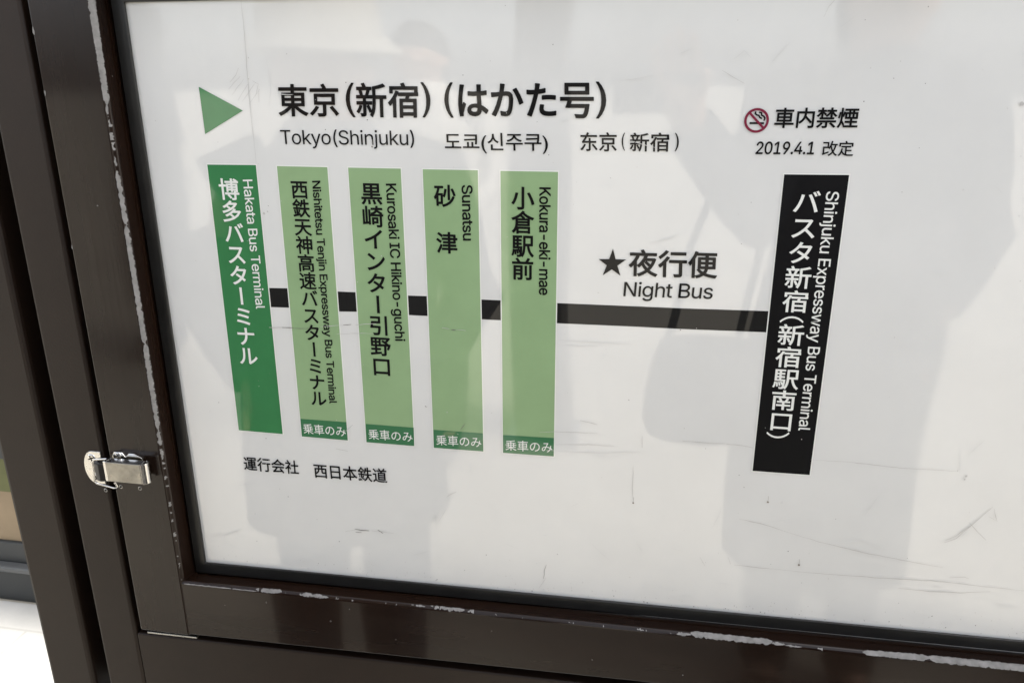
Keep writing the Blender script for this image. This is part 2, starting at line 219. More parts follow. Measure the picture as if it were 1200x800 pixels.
b = MB(); b.box(-6, 1.5, .920, 1.3, -.905, -.76); T(b, 'coping', m_pl, bevel=.004)

# ------------------------------------------------------------------ the notice cabinet
CAB = (0.45, 0.03, GZ)
cab = thing('notice_cabinet', 'dark brown metal notice cabinet with chipped hinged door frame, holding the white route map', 'notice cabinet', CAB)
OFF = (-CAB[0], -CAB[1], -CAB[2])
def P(b, name, m, parent=None, **k):
    return b.build(name, m, parent or cab, OFF if parent is None else (0, 0, 0), **k)
XR = 1.10                                    # right inner edge of the door (outside the picture)
def ze(x): return -.4960 + .0118*x           # bottom inner edge of the door
def zd(x): return -.5685 + .0235*x           # bottom outer edge of the door
def zr(x): return -.5815 + .0160*x           # top of the cabinet's bottom rail
def zg(x): return -.4975 + .0150*x           # groove beside the gasket
def zw(x): return -.4795 + .0133*x           # gasket / white edge
# posts
for x0, x1 in ((-.3163, -.2490), (1.332, 1.40)):
    b = MB(); b.box(x0, x1, -.012, .075, GZ+.002, .42); P(b, 'post', M['body_paint'], bevel=.006, segs=3)
for x0, x1 in ((-.2488, -.2178), (1.3012, 1.3318)):
    b = MB(); b.box(x0, x1, .045, .065, -.72, .40); P(b, 'gap_backing', M['hole'])  # added near-black plates closing the gap beside each post, so it reads as shade
# cabinet box round the door
YB = -.022
b = MB(); b.box(-.2175, -.1640, YB, .07, -.86, .36); P(b, 'side_frame', M['body_paint'], bevel=.004, segs=3)
b = MB(); b.box(1.2480, 1.3010, YB, .07, -.86, .36); P(b, 'side_frame', M['body_paint'], bevel=.004, segs=3)
b = MB()
b.prism([(-.1638, -.86), (1.2478, -.86), (1.2478, zr(1.2478)), (-.1638, zr(-.1638))], 'y', YB+.0006, .07)
P(b, 'bottom_rail', M['body_paint'], bevel=.0025, segs=3)
b = MB(); b.box(-.1638, 1.2478, YB+.0006, .07, .272, .36); P(b, 'top_rail', M['body_paint'], bevel=.0025)
b = MB(); b.box(-.1638, 1.2478, .03, .068, -.60, .271); P(b, 'back_panel', M['groove'])
# added bright strip standing in for the glint on the bottom rail's top edge
b = MB(); b.prism([(-.1490, zr(-.149)+.0008), (-.0800, zr(-.08)+.0008), (-.0800, zr(-.08)+.0035), (-.1490, zr(-.149)+.0035)], 'y', YB+.0015, YB+.010)
P(b, 'glint_strip', M['steel'], bevel=.0006)

# door: four members with a chamfered inner edge, rubber gasket, groove
YF = -.0275
door = MB().build('door', M['paint_v'], cab, OFF)
def member(pts_rows, name, m):
    """pts_rows: list over profile corners of (start point, end point)"""
    b = MB(); n = len(pts_rows); K = 24
    vs = []
    for a, c in pts_rows:
        a, c = Vector(a), Vector(c)
        for k in range(K+1): vs.append(a.lerp(c, k/K))
    fs = []
    for i in range(n):
        j = (i+1) % n
        for k in range(K): fs.append([i*(K+1)+k, j*(K+1)+k, j*(K+1)+k+1, i*(K+1)+k+1])
    fs.append([i*(K+1) for i in range(n)]); fs.append([i*(K+1)+K for i in range(n)][::-1])
    b.add(vs, fs); return b.build(name, m, door, bevel=.0011, segs=2)
XE = -.0857; CH = .0036; XO = -.1513
ZT0, ZT1 = .180, .262
def stile(xo, xe, s):
    prof = [(xo, YF), (xe, YF), (xe+s*CH, YF+CH), (xe+s*CH, .008), (xo, .008)]
    return [((x, y, zd(xo)+.0), (x, y, ZT1)) for x, y in prof]
member(stile(XO, XE, 1), 'stile', M['paint_v'])
member([((x, y, zd(1.18)), (x, y, ZT1)) for x, y in [(1.2350, YF), (XR, YF), (XR-CH, YF+CH), (XR-CH, .008), (1.2350, .008)]], 'stile', M['paint_v'])
x0, x1 = XE+.0003, XR-.0003; YR = YF+.0005
member([((x0, YR, zd(x0)), (x1, YR, zd(x1))), ((x0, YR, ze(x0)), (x1, YR, ze(x1))), ((x0, YR+.003, ze(x0)+.003), (x1, YR+.003, ze(x1)+.003)),
        ((x0, .008, zg(x0)-.0005), (x1, .008, zg(x1)-.0005)), ((x0, .008, zd(x0)), (x1, .008, zd(x1)))], 'rail', M['paint_h'])
member([((x0, YR, ZT1), (x1, YR, ZT1)), ((x0, YR, ZT0), (x1, YR, ZT0)), ((x0, YR+.003, ZT0-.003), (x1, YR+.003, ZT0-.003)),
        ((x0, .008, ZT0-.003), (x1, .008, ZT0-.003)), ((x0, .008, ZT1), (x1, .008, ZT1))], 'rail', M['paint_h'])
# gasket ring
def ring(outer, inner, y0, y1, name, m, bev=0):
    b = MB(); vs = []
    for y in (y0, y1):
        for q in (outer, inner): vs += [(p[0], y, p[1]) for p in q]
    fs = []
    for i in range(4):
        j = (i+1) % 4
        fs += [[i, j, 4+j, 4+i], [8+i, 12+i, 12+j, 8+j], [i, 8+i, 8+j, j], [4+i, 4+j, 12+j, 12+i]]
    b.add(vs, fs); return b.build(name, m, door, bevel=bev)
XG0, XG1 = -.0788, -.0645
ring([(XG0, zg(XG0)+.0032), (XR-.008, zg(XR)+.0032), (XR-.008, ZT0-.008), (XG0, ZT0-.008)],
     [(XG1, zw(XG1)), (XR-.024, zw(XR)), (XR-.024, .1562), (XG1, .1555)], -.0042, -.0009, 'gasket', M['gasket'], .0011)
b = MB(); b.box(XE+CH+.0001, XR-CH-.0001, .0045, .0075, -.4985, ZT0-.0032); b.build('backing', M['groove'], door)

# chipped paint: jagged patches of bare primer and a painted rim highlight along the inner edge
def edge_pt(kind, t, s):
    """t: distance along the edge (z for the left stile, x for the bottom rail); s: over the profile from front face (s<0) to reveal"""
    c = CH if kind == 'v' else .003
    d = .00018
    y0 = YF if kind == 'v' else YR
    if s <= 0: n, y = s, y0-d
    elif s <= c: n, y = s+d*.7, y0+s-d*.7
    else: n, y = c+d, y0+c+(s-c)
    return (XE+n, y, t) if kind == 'v' else (t, y, ze(t)+n)
def chips(kind, segs, seed, step=.0005):
    b = MB()
    for (ta, tb, w0a, w1a, w0b, w1b, jag, sp) in segs:
        n = max(2, int(abs(tb-ta)/step)); row = None
        for i in range(n+1):
            u = i/n; tt = ta+(tb-ta)*u
            e0 = (noise.noise(Vector((tt*230+seed, 3.1, 0)))*1.3 + noise.noise(Vector((tt*700+seed, 8.1, 0)))*.9)*jag
            e1 = (noise.noise(Vector((tt*210+seed, 13.1, 5)))*1.5 + noise.noise(Vector((tt*650+seed, 18.1, 0)))*1.2)*jag
            g = noise.noise(Vector((tt*170+seed, 30.3, 0)))
            lo = w0a+(w0b-w0a)*u+e0; hi = w1a+(w1b-w1a)*u+e1
            end = min(1, .25+min(u, 1-u)*n/14)
            mid = (lo+hi)/2; lo = mid+(lo-mid)*end; hi = mid+(hi-mid)*end
            ok = hi-lo > .0003 and g > sp
            if ok:
                ss = [lo+(hi-lo)*k/5 for k in range(6)]
                r = [edge_pt(kind, tt, s_) for s_ in ss]
                if row:
                    base = len(b.v); b.v += row+r
                    for k in range(5): b.f.append([base+k, base+k+1, base+6+k+1, base+6+k]); b.mi.append(0); b.sm.append(False)
                row = r
            else: row = None
    return b
mm = .001
V_CH = [(.162, .060, -.4*mm, 5.6*mm, -.2*mm, 3.4*mm, .9*mm, -2), (.060, .048, 0, 2.6*mm, .4*mm, 1.6*mm, .6*mm, -.3),
        (.046, .012, .4*mm, 2.6*mm, .6*mm, 2.2*mm, .8*mm, -.35), (.010, -.004, .5*mm, 1.9*mm, .5*mm, 1.8*mm, .7*mm, -.1),
        (-.004, -.060, -.2*mm, 2.5*mm, 0, 3.4*mm, .8*mm, -2), (-.060, -.19, -.2*mm, 3.1*mm, -.2*mm, 3.6*mm, .7*mm, -2),
        (-.19, -.292, -.2*mm, 3.7*mm, 0, 3.2*mm, .8*mm, -2), (-.292, -.330, .2*mm, 2.8*mm, .6*mm, 2.4*mm, .9*mm, -.35),
        (-.330, -.440, .7*mm, 2.3*mm, .8*mm, 2.2*mm, 1.1*mm, .05), (-.445, -.492, .9*mm, 1.8*mm, .9*mm, 1.8*mm, .9*mm, .25)]
b1 = chips('v', V_CH, 4.2)
B_CH = [(-.082, .015, -.1*mm, .8*mm, -.1*mm, .6*mm, .25*mm, -.6), (.012, .045, .0, 3.2*mm, .2*mm, 4.2*mm, 1.2*mm, -.25), (.050, .062, .8*mm, 2.0*mm, 1*mm, 2*mm, .9*mm, 0),  # first thin segment is the bright rim highlight, drawn in the primer colour
        (.068, .104, .2*mm, 3.4*mm, .4*mm, 2.6*mm, 1.2*mm, -.3), (.108, .20, .9*mm, 1.6*mm, .9*mm, 1.6*mm, .9*mm, .28),
        (.205, .222, 1.5*mm, 2.8*mm, 1.5*mm, 2.8*mm, .7*mm, -.2), (.228, .268, 1.4*mm, 4.0*mm, .6*mm, 3.6*mm, 1.1*mm, -.25), (.272, .290, .6*mm, 3.2*mm, .4*mm, 3*mm, 1.5*mm, -.1),
        (.30, .50, .9*mm, 1.5*mm, .9*mm, 1.5*mm, 1.0*mm, .34), (.503, .520, .3*mm, 1.5*mm, .2*mm, 3.0*mm, .6*mm, -2),
        (.520, .605, -.2*mm, 5.8*mm, -.2*mm, 5.2*mm, 1.0*mm, -2), (.605, .618, .0*mm, 3.0*mm, .2*mm, 1.8*mm, .8*mm, -2), (.618, .636, .2*mm, 1.3*mm, .2*mm, 1.2*mm, .5*mm, -.4),
        (.640, .700, .2*mm, 1.5*mm, .2*mm, 1.5*mm, .7*mm, .12), (.696, .760, -.2*mm, 3.6*mm, -.3*mm, 6.4*mm, 1.0*mm, -2), (.760, .90, -.3*mm, 6.2*mm, -.3*mm, 6.0*mm, .9*mm, -2)]
b2 = chips('h', B_CH, 9.7)
# small nicks on the flat of the frame and along its outer edge
b = MB()
def nick(x, z, y, rx, rz, seed):
    n = 9; pts = []
    for k in range(n):
        a = 2*math.pi*k/n; q = .7+.5*noise.noise(Vector((k*1.7, seed, 0)))
        pts.append((x+rx*q*math.cos(a), y, z+rz*q*math.sin(a)))
    b.poly(pts[::-1])
y = YF-.0003
for i, (x, z, rx, rz) in enumerate([(-.1502, .129, .0016, .0052), (-.1500, .071, .0014, .0036), (-.1508, -.085, .0012, .0040), (-.1120, -.040, .0011, .0008),
        (-.0720, .087, .0006, .0006), (.0250, -.5090, .0010, .0012), (.105, -.525, .0012, .001), (.185, -.540, .0008, .0008), (.415, -.535, .001, .0009),
        (.515, -.541, .0009, .0009), (.630, -.5470, .0030, .0016), (.6600, -.5480, .0012, .0014), (.130, -.505, .0010, .0010), (.300, -.512, .0008, .0007), (-.03, -.52, .0007, .0007)]):
    nick(x, z, y, rx, rz, i*2.3)
for q in (b1, b2):
    n0 = len(b.v); b.v += q.v; b.f += [[i+n0 for i in f] for f in q.f]; b.mi += q.mi; b.sm += q.sm
b.build('chips_and_rim_glint', M['bare'], door, recalc=False)['kind'] = 'stuff'

# ------------------------------------------------------------------ draw latch
latch = MB().build('latch', M['plate_steel'], cab, OFF)
b = MB()                                                    # keeper plate with rounded, bowed left side
out = [(-.1660, -.3705), (-.1660, -.3285)]
for k in range(13):
    a = math.pi/2 + math.pi*k/12
    out.append((-.1780 + .0125*math.cos(a)*(1 if abs(math.cos(a)) > .3 else .9), -.3495 + .0210*math.sin(a)))
b.prism(out[::-1], 'y', YB-.0020, YB+.0002); b.build('keeper_plate', M['plate_steel'], latch, bevel=.0006)
b = MB()                                                    # dark hook bent up from the keeper
hk = [(-.1745, YB-.002), (-.1700, YB-.0105), (-.1625, YB-.0135), (-.1560, YB-.0115), (-.1545, YB-.0085), (-.1615, YB-.0105), (-.1670, YB-.0075), (-.1700, YB-.0015)]
b.prism([(x, y) for x, y in hk], 'z', -.3610, -.3385); b.build('hook', M['hook'], latch, bevel=.0008)
def screw(x, z, y, r, ang, parent, dome=.0012, slot=True):
    b = MB(); n = 20; vs = []
    prof = [(r, 0), (r*.95, .5), (r*.75, .85), (r*.4, 1.0)]
    for pr, h in prof:
        vs += [(x+pr*math.cos(2*math.pi*k/n), y-dome*h, z+pr*math.sin(2*math.pi*k/n)) for k in range(n)]
    fs = [[i*n+k, i*n+(k+1) % n, (i+1)*n+(k+1) % n, (i+1)*n+k] for i in range(3) for k in range(n)] + [[3*n+k for k in range(n)]]
    b.add(vs, fs, 0, True)
    if slot:
        for a in (ang, ang+math.pi/2):
            c, s_ = math.cos(a), math.sin(a); l, w = r*.66, r*.15
            b.add([(x+c*l*i-s_*w*j, y-dome*1.04-.00005, z+s_*l*i+c*w*j) for i, j in ((-1, -1), (1, -1), (1, 1), (-1, 1))], [[0, 1, 2, 3]], 1)
    b.build('screw', [M['bright_steel'], M['hole']], parent)
screw(-.1790, -.3375, YB-.0019, .0056, .35, latch)
screw(-.1755, -.3622, YB-.0019, .0054, .9, latch)
b = MB()                                                    # base plate under the lever, with its ears
b.prism([(-.1440, -.3620), (-.1080, -.3600), (-.1080, -.3290), (-.1180, -.3240), (-.1240, -.3240), (-.1290, -.3290), (-.1330, -.3235), (-.1430, -.3235), (-.1460, -.3290)], 'y', YF-.0024, YF-.0003)
b.build('base_plate', M['bright_steel'], latch, bevel=.0005)
screw(-.1375, -.3268, YF-.0023, .0036, .6, latch, dome=.0014)
b = MB()                                                    # wire loop
yw = YF-.008
b.tube([(-.1440, yw-.003, -.3395), (-.1395, yw-.002, -.3345), (-.1410, yw, -.3312), (-.1500, yw, -.3302), (-.1640, yw-.001, -.3318), (-.1672, yw-.002, -.3350), (-.1672, yw-.002, -.3480),
        (-.1690, yw-.002, -.3595), (-.1668, yw-.001, -.3628), (-.1560, yw, -.3655), (-.1470, yw, -.3672), (-.1415, yw-.001, -.3668), (-.1395, yw-.002, -.3630), (-.1420, yw-.003, -.3580)], .00125, 10)
b.build('wire_loop', M['bright_steel'], latch)
b = MB()                                                    # lever: folded steel channel with a curled end
yl = YF-.0175
b.box(-.1445, -.1010, yl, yl+.0022, -.3535, -.3290)
b.build('lever', M['lever_steel'], latch, bevel=.0006)
b = MB()
b.box(-.1478, -.1440, yl+.0005, yl+.012, -.3540, -.3285); b.box(-.1440, -.1012, yl+.0006, yl+.011, -.3305, -.3290-.0001); b.box(-.1440, -.1012, yl+.0006, yl+.011, -.3534, -.3519)
b.build('lever_flange', M['bright_steel'], latch, bevel=.0008)
b = MB()
cu = []
for k in range(11):
    a = math.pi/2 - math.pi*.95*k/10
    cu.append((-.1008+.0062*math.cos(a), yl+.0064-.0062*math.sin(a)))
inn = [(x*.0+(-.1008)+(x+.1008)*.72, (yl+.0064)+(y-(yl+.0064))*.72) for x, y in cu]
b.prism(cu+inn[::-1], 'z', -.3540, -.3290); b.build('lever_end', M['bright_steel'], latch, bevel=.0004)
# old screw holes left in the frame
for x, z, y in ((-.1694, -.3800, YB), (-.1437, -.3700, YF), (-.1188, -.3698, YF)):
    b = MB(); n = 16
    for r0, r1, mi in ((.0012, .0022, 0),):
        b.add([(x+r*math.cos(2*math.pi*k/n), y-h, z+r*math.sin(2*math.pi*k/n)) for r, h in ((.0024, .0001), (.0019, .0006), (.0014, .0002)) for k in range(n)],
              [[i*n+k, i*n+(k+1) % n, (i+1)*n+(k+1) % n, (i+1)*n+k] for i in range(2) for k in range(n)] , 0, True)
        b.add([(x+.0015*math.cos(2*math.pi*k/n), y-.00025, z+.0015*math.sin(2*math.pi*k/n)) for k in range(n)], [list(range(n))], 1)
    b.build('screw_hole', [M['steel'], M['hole']], cab, OFF)

# ------------------------------------------------------------------ the printed route map
BASE = (0.51, 0.0, -.490)
rm = thing('route_map', 'white bus route map with five green strips and one black strip inside the cabinet', 'route map', BASE)
ROFF = tuple(-c for c in BASE)
b = MB()
b.box(-.076, 1.092, .0, .0035, -.490, .168)
sheet = b.build('sheet', M['paper'], rm, ROFF)
def layer(b, name, mats, y, parent=None, label=None):
    o = b.build(name, mats, parent or rm, ROFF if parent is None else (0, 0, 0), recalc=False)
    if label: o['label'] = label
    return o
def flat(pts, y): return [(p[0], -y, p[1]) for p in pts]
# text to mesh
tcu = bpy.data.curves.new('text', 'FONT'); tcu.fill_mode = 'NONE'; tcu.resolution_u = 4
FONT0 = tcu.font; FONT1 = FONT0
try:                                                        # Blender's own bundled interface font; the built-in one if it is missing
    import os
    FONT1 = bpy.data.fonts.load(os.path.join(bpy.utils.system_resource('DATAFILES', path='fonts'), 'Inter.woff2'))
except Exception: pass
tob = bpy.data.objects.new('text', tcu); COL.objects.link(tob)
def area2(pl): return sum(pl[i][0]*pl[(i+1) % len(pl)][1]-pl[(i+1) % len(pl)][0]*pl[i][1] for i in range(len(pl)))/2
def inside(p, pl):
    r = False; n = len(pl)
    for i in range(n):
        (x0, y0), (x1, y1) = pl[i], pl[(i+1) % n]
        if (y0 > p[1]) != (y1 > p[1]) and p[0] < x0+(p[1]-y0)*(x1-x0)/(y1-y0): r = not r
    return r
def text_mesh(body, bold):
    """outlines of the glyphs -> (vertices, triangles with the part they belong to, outline edges)"""
    latin = all(ord(c) < 128 for c in body) and len(body) > 1
    tcu.font = FONT1 if latin else FONT0
    tcu.body = body; tcu.size = 1.0; tcu.space_character = .95 if latin else 1.0
    bpy.context.view_layer.update()
    ev = tob.evaluated_get(bpy.context.evaluated_depsgraph_get())
    me = ev.to_mesh(); vs = [(v.co.x, v.co.y) for v in me.vertices]; nb = {}
    for e in me.edges:
        i, j = e.vertices; nb.setdefault(i, []).append(j); nb.setdefault(j, []).append(i)
    ev.to_mesh_clear()
    seen = set(); loops = []
    for i in nb:
        if i in seen: continue
        lp = [i]; seen.add(i); prev = None; cur = i
        while True:
            nx = [j for j in nb[cur] if j != prev and j not in seen]
            if not nx: break
            prev, cur = cur, nx[0]; seen.add(cur); lp.append(cur)
        loops.append(lp)
    # drop doubled points, keep outlines
    clean = []
    for lp in loops:
        pl = []
        for i in lp:
            if not pl or math.dist(vs[i], pl[-1]) > 1e-5: pl.append(vs[i])
        if len(pl) > 2 and math.dist(pl[0], pl[-1]) < 1e-5: pl.pop()
        if len(pl) > 2: clean.append(pl)
    ar = [area2(pl) for pl in clean]
    big = max(range(len(ar)), key=lambda i: abs(ar[i])); sg = 1 if ar[big] > 0 else -1
    outs = [i for i in range(len(ar)) if ar[i]*sg > 0]; holes = [i for i in range(len(ar)) if ar[i]*sg < 0]
    own = {i: [] for i in outs}
    for h_ in holes:
        c = [o_ for o_ in outs if abs(ar[o_]) > abs(ar[h_]) and all(inside(clean[h_][k], clean[o_]) for k in (0, len(clean[h_])//3, 2*len(clean[h_])//3))]
        if c: own[min(c, key=lambda o_: abs(ar[o_]))].append(h_)
    V_ = []; F_ = []; E_ = []
    for gi, o_ in enumerate(outs):
        pls = [clean[o_]]+[clean[h_] for h_ in own[o_]]; base = len(V_); flat_ = [p for pl in pls for p in pl]
        for tri in tessellate_polygon([[Vector((p[0], p[1], 0)) for p in pl] for pl in pls]):
            q = [flat_[k] for k in tri]
            if abs(area2(q)) < 1e-9: continue
            F_.append(([base+k for k in (tri if area2(q) > 0 else tri[::-1])], gi))
        V_ += [(p[0], p[1], gi) for p in flat_]; off = base
        for pl in pls:
            n = len(pl); E_ += [(off+k, off+(k+1) % n) for k in range(n)]; off += n
    return V_, F_, E_
def embolden(vs, es, w):
    """a stroke of half-width w along the outline of the glyphs (in em)"""
    out = []
    if w <= 0: return out
    for a, c in es:
        p, q = Vector(vs[a][:2]), Vector(vs[c][:2]); t_ = q-p
        if t_.length < 1e-6: continue
        t_.normalize(); nn = Vector((-t_.y, t_.x))*w; t_ = t_*w
        out.append([p-t_*.4-nn, p-t_-nn*.4, p-t_+nn*.4, p-t_*.4+nn, q+t_*.4+nn, q+t_+nn*.4, q+t_-nn*.4, q+t_*.4-nn])
    return out
def put_glyphs(b, vs, fs, es, bold, fn):
    pts = []
    for x, z, gi in vs:
        p = fn(x, z); pts.append((p[0], p[1]-.000002*(gi % 9), p[2]))
    b.add(pts, [f for f, gi in fs])
    stroke(b, embolden(vs, es, bold), fn)
def stroke(b, polys, fn):
    for i, pl in enumerate(polys):
        pts = [fn(x, z) for x, z in pl]
        a = sum(pts[k][0]*pts[(k+1) % 8][2]-pts[(k+1) % 8][0]*pts[k][2] for k in range(8))
        if a < 0: pts = pts[::-1]
        d = .00002+.0000015*(i % 23)
        b.poly([(p[0], p[1]-d, p[2]) for p in pts])
def put_text(b, body, BL, BRt, TL, mode, bold, y):
    vs, fs, es = text_mesh(body, bold)
    xs = [v[0] for v in vs]; ys = [v[1] for v in vs]
    w = max(bold, 0)
    x0, x1, y1 = min(xs)-w, max(xs)+w, max(ys)+w; y0 = 0 if mode == 'b' else min(ys)-w
    def fn(vx, vy):
        u = (vx-x0)/(x1-x0); v = (vy-y0)/(y1-y0)
        return (BL[0]+u*(BRt[0]-BL[0])+v*(TL[0]-BL[0]), -y, BL[1]+u*(BRt[1]-BL[1])+v*(TL[1]-BL[1]))
    put_glyphs(b, vs, fs, es, bold, fn)
def put_column(b, text, A, Z, ew, eh, bold, y):
    n = len(text)
    for i, ch in enumerate(text):
        cx = A[0]+(Z[0]-A[0])*i/(n-1); cz = A[1]+(Z[1]-A[1])*i/(n-1)
        vs, fs, es = text_mesh(ch, bold)
        def fn(vx, vy):
            dx, dy = vx-.5, vy-.38
            if ch == 'ー': dx, dy = dy, -dx
            return (cx+dx*ew, -y, cz+dy*eh)
        put_glyphs(b, vs, fs, es, bold, fn)
YL, YK, YS, YBD, YT = .00015, .00025, .00040, .00055, .00070
# route line and green arrow
b = MB(); b.add(flat([p for a, c in LINE for p in (c, a)], YL), [[2*i, 2*i+2, 2*i+3, 2*i+1] for i in range(len(LINE)-1)])
layer(b, 'route_line', M['line_black'], YL)
b = MB(); b.poly(flat([TRI[0], TRI[2], TRI[1]], YS)); layer(b, 'arrow', M['dark_green'], YS)
# station strips
lab = ['dark green strip with white lettering', 'light green strip with the longest name', 'light green strip with nine characters', 'light green strip with two spaced characters',
       'light green strip with four characters', 'black strip with white lettering']
def grow(q, d):
    tl, tr, bl, br = q
    return [(tl[0]-d, tl[1]+d), (tr[0]+d, tr[1]+d), (bl[0]-d, bl[1]-d), (br[0]+d, br[1]-d)]
for i, q in enumerate(STR):
    b = MB()
    tl, tr, bl, br = grow(q, .0011); b.add(flat([bl, br, tr, tl], YK), [[0, 1, 2, 3]], 1)
    tl, tr, bl, br = q; b.add(flat([bl, br, tr, tl], YS), [[0, 1, 2, 3]], 0)
    st = layer(b, 'station_strip', [M['dark_green' if i == 0 else 'black' if i == 5 else 'light_green'], M['halo']], YS, label=lab[i])
    ink = M['ink_white'] if i in (0, 5) else M['ink']
    if BAND[i]:
        b = MB(); l, r_ = BAND[i]; b.add(flat([bl, br, r_, l], YBD), [[0, 1, 2, 3]]); layer(b, 'boarding_band', M['band_green'], YBD, st)
        b = MB()
        for key, t_, a, c, d, mode, bold in H:
            if key == 'board%d' % i: put_text(b, t_, a, c, d, mode, bold, YT)
        layer(b, 'boarding_note', M['ink_white'], YT, st)
    b = MB()
    for key, t_, a, z_, ew, eh, bold in V:
        if key == 'name%d' % i: put_column(b, t_, a, z_, ew, eh, bold+.004, YT)
    for ch, key, a, c, d in PAREN:
        if key == 'name%d' % i: put_text(b, ch, a, c, d, 'x', 0, YT)
    layer(b, 'station_name', ink, YT, st)
    b = MB()
    for key, t_, a, c, d, mode, bold in H:
        if key == 'romanized%d' % i: put_text(b, t_, a, c, d, mode, .006 if i in (0, 5) else .014, YT)
    layer(b, 'romanized_name', ink, YT, st)
# headings and notes
for key, name in (('title', 'title_lettering'), ('roman', 'english_lettering'), ('korean', 'korean_lettering'), ('chinese', 'chinese_lettering'), ('nosmoke', 'no_smoking_lettering'),
                  ('date', 'date_lettering'), ('night', 'night_service_lettering'), ('nightbus', 'night_bus_lettering'), ('operator', 'operator_lettering')):
    b = MB()
    for k2, t_, a, c, d, mode, bold in H:
        if k2 == key: put_text(b, t_, a, c, d, mode, bold+(.006 if bold > 0 else .012 if key == 'date' else .005), YT)
    layer(b, name, M['ink'], YT)
bpy.data.objects.remove(tob)
# star
tips = STARC; order = [2, 0, 3, 4, 1]; cx = sum(p[0] for p in tips)/5; cz = sum(p[1] for p in tips)/5
tp = [tips[k] for k in order]; pts = []
for k in range(5):
    a, c = tp[k], tp[(k+1) % 5]
    pts += [a, (cx+((a[0]+c[0])/2-cx)*.472, cz+((a[1]+c[1])/2-cz)*.472)]
b = MB(); n = len(pts); b.add(flat([(cx, cz)]+pts, YT), [[0, 1+k, 1+(k+1) % n] for k in range(n)]); layer(b, 'star', M['ink'], YT)
# no smoking sign
c0, ex, ez = NS; rr = (ex[0]-c0[0]+ez[1]-c0[1])/2
b = MB(); n = 48; r1, r0 = rr, rr*.80
b.add(flat([(c0[0]+r*math.cos(2*math.pi*k/n), c0[1]+r*math.sin(2*math.pi*k/n)) for r in (r0, r1) for k in range(n)], YT),
      [[k, n+k, n+(k+1) % n, (k+1) % n][::-1] for k in range(n)])
w = rr*.095; d = rr*.86; s2 = math.sqrt(.5)
b.add(flat([(c0[0]+s2*(-d*i)+s2*w*j, c0[1]+s2*(d*i)+s2*w*j) for i, j in ((-1, 1), (1, 1), (1, -1), (-1, -1))], YT+.0001), [[0, 1, 2, 3]])
ns = layer(b, 'no_smoking_sign', M['maroon'], YT)
b = MB()
b.poly(flat([(c0[0]+x*rr, c0[1]+z*rr) for x, z in ((-.55, -.30), (.62, -.30), (.62, -.14), (-.55, -.14))], YT-.0001))
def ribbon(b, pts, w, y, mi=0):
    n = len(pts); vs = []
    for k, p in enumerate(pts):
        a, c = pts[max(0, k-1)], pts[min(n-1, k+1)]; t_ = Vector((c[0]-a[0], c[1]-a[1])).normalized()
        vs += [(p[0]-t_.y*w/2, -y, p[1]+t_.x*w/2), (p[0]+t_.y*w/2, -y, p[1]-t_.x*w/2)]
    b.add(vs, [[2*k, 2*k+1, 2*k+3, 2*k+2] for k in range(n-1)], mi)
for pl in ([(-.12, .72), (-.16, .55), (-.02, .45), (.15, .40), (.24, .25), (.42, .15)], [(.14, .66), (.34, .62), (.38, .42), (.55, .34), (.66, .20), (.60, -.02)]):
    sm = []
    for k in range(len(pl)-1):
        for u in (0, .33, .66): sm.append((pl[k][0]+(pl[k+1][0]-pl[k][0])*u, pl[k][1]+(pl[k+1][1]-pl[k][1])*u))
    sm.append(pl[-1]); ribbon(b, [(c0[0]+x*rr, c0[1]+z*rr) for x, z in sm], rr*.13, YT-.0001)
layer(b, 'cigarette', M['ink'], YT-.0001, ns)
# scratches, smears and drips
b = MB(); SM = ['scratch', 'scratch_dark', 'scratch_pale', 'drip', 'scuff']; YX = .00095
for k_, w, pts in SCR:
    sub = []
    for a, c in zip(pts[:-1], pts[1:]):
        n = max(2, int(math.dist(a, c)/.004))
        for k in range(n):
            u = k/n; q = (a[0]+(c[0]-a[0])*u, a[1]+(c[1]-a[1])*u)
            sub.append((q[0]+.0006*noise.noise(Vector((q[0]*130, q[1]*130, 1))), q[1]+.0006*noise.noise(Vector((q[0]*130, q[1]*130, 7)))))
    sub.append(pts[-1]); n = len(sub); vs = []
    for k, p in enumerate(sub):
        a, c = sub[max(0, k-1)], sub[min(n-1, k+1)]; t_ = Vector((c[0]-a[0], c[1]-a[1])).normalized()
        ww = w*.001*(.35+.65*math.sin(math.pi*(k+.6)/(n+.2)))*(.7+.5*noise.noise(Vector((p[0]*300, p[1]*300, 3))))*.5
        vs += [(p[0]-t_.y*ww, -YX, p[1]+t_.x*ww), (p[0]+t_.y*ww, -YX, p[1]-t_.x*ww)]
    b.add(vs, [[2*k, 2*k+1, 2*k+3, 2*k+2] for k in range(n-1)], SM.index(k_))
for i, (k_, r, p) in enumerate(DOTS):
    n = 11; r *= .0007
    b.poly([(p[0]+r*(.75+.5*noise.noise(Vector((k*1.3, i*3.1, 0))))*math.cos(2*math.pi*k/n), -YX-.00005, p[1]+r*(.75+.5*noise.noise(Vector((k*1.3, i*3.1, 9))))*math.sin(2*math.pi*k/n)) for k in range(n)], SM.index(k_))
    if k_ == 'drip': ribbon(b, [(p[0], p[1]), (p[0]+.0002, p[1]+.004), (p[0], p[1]+.007)], .0006, YX, 0)
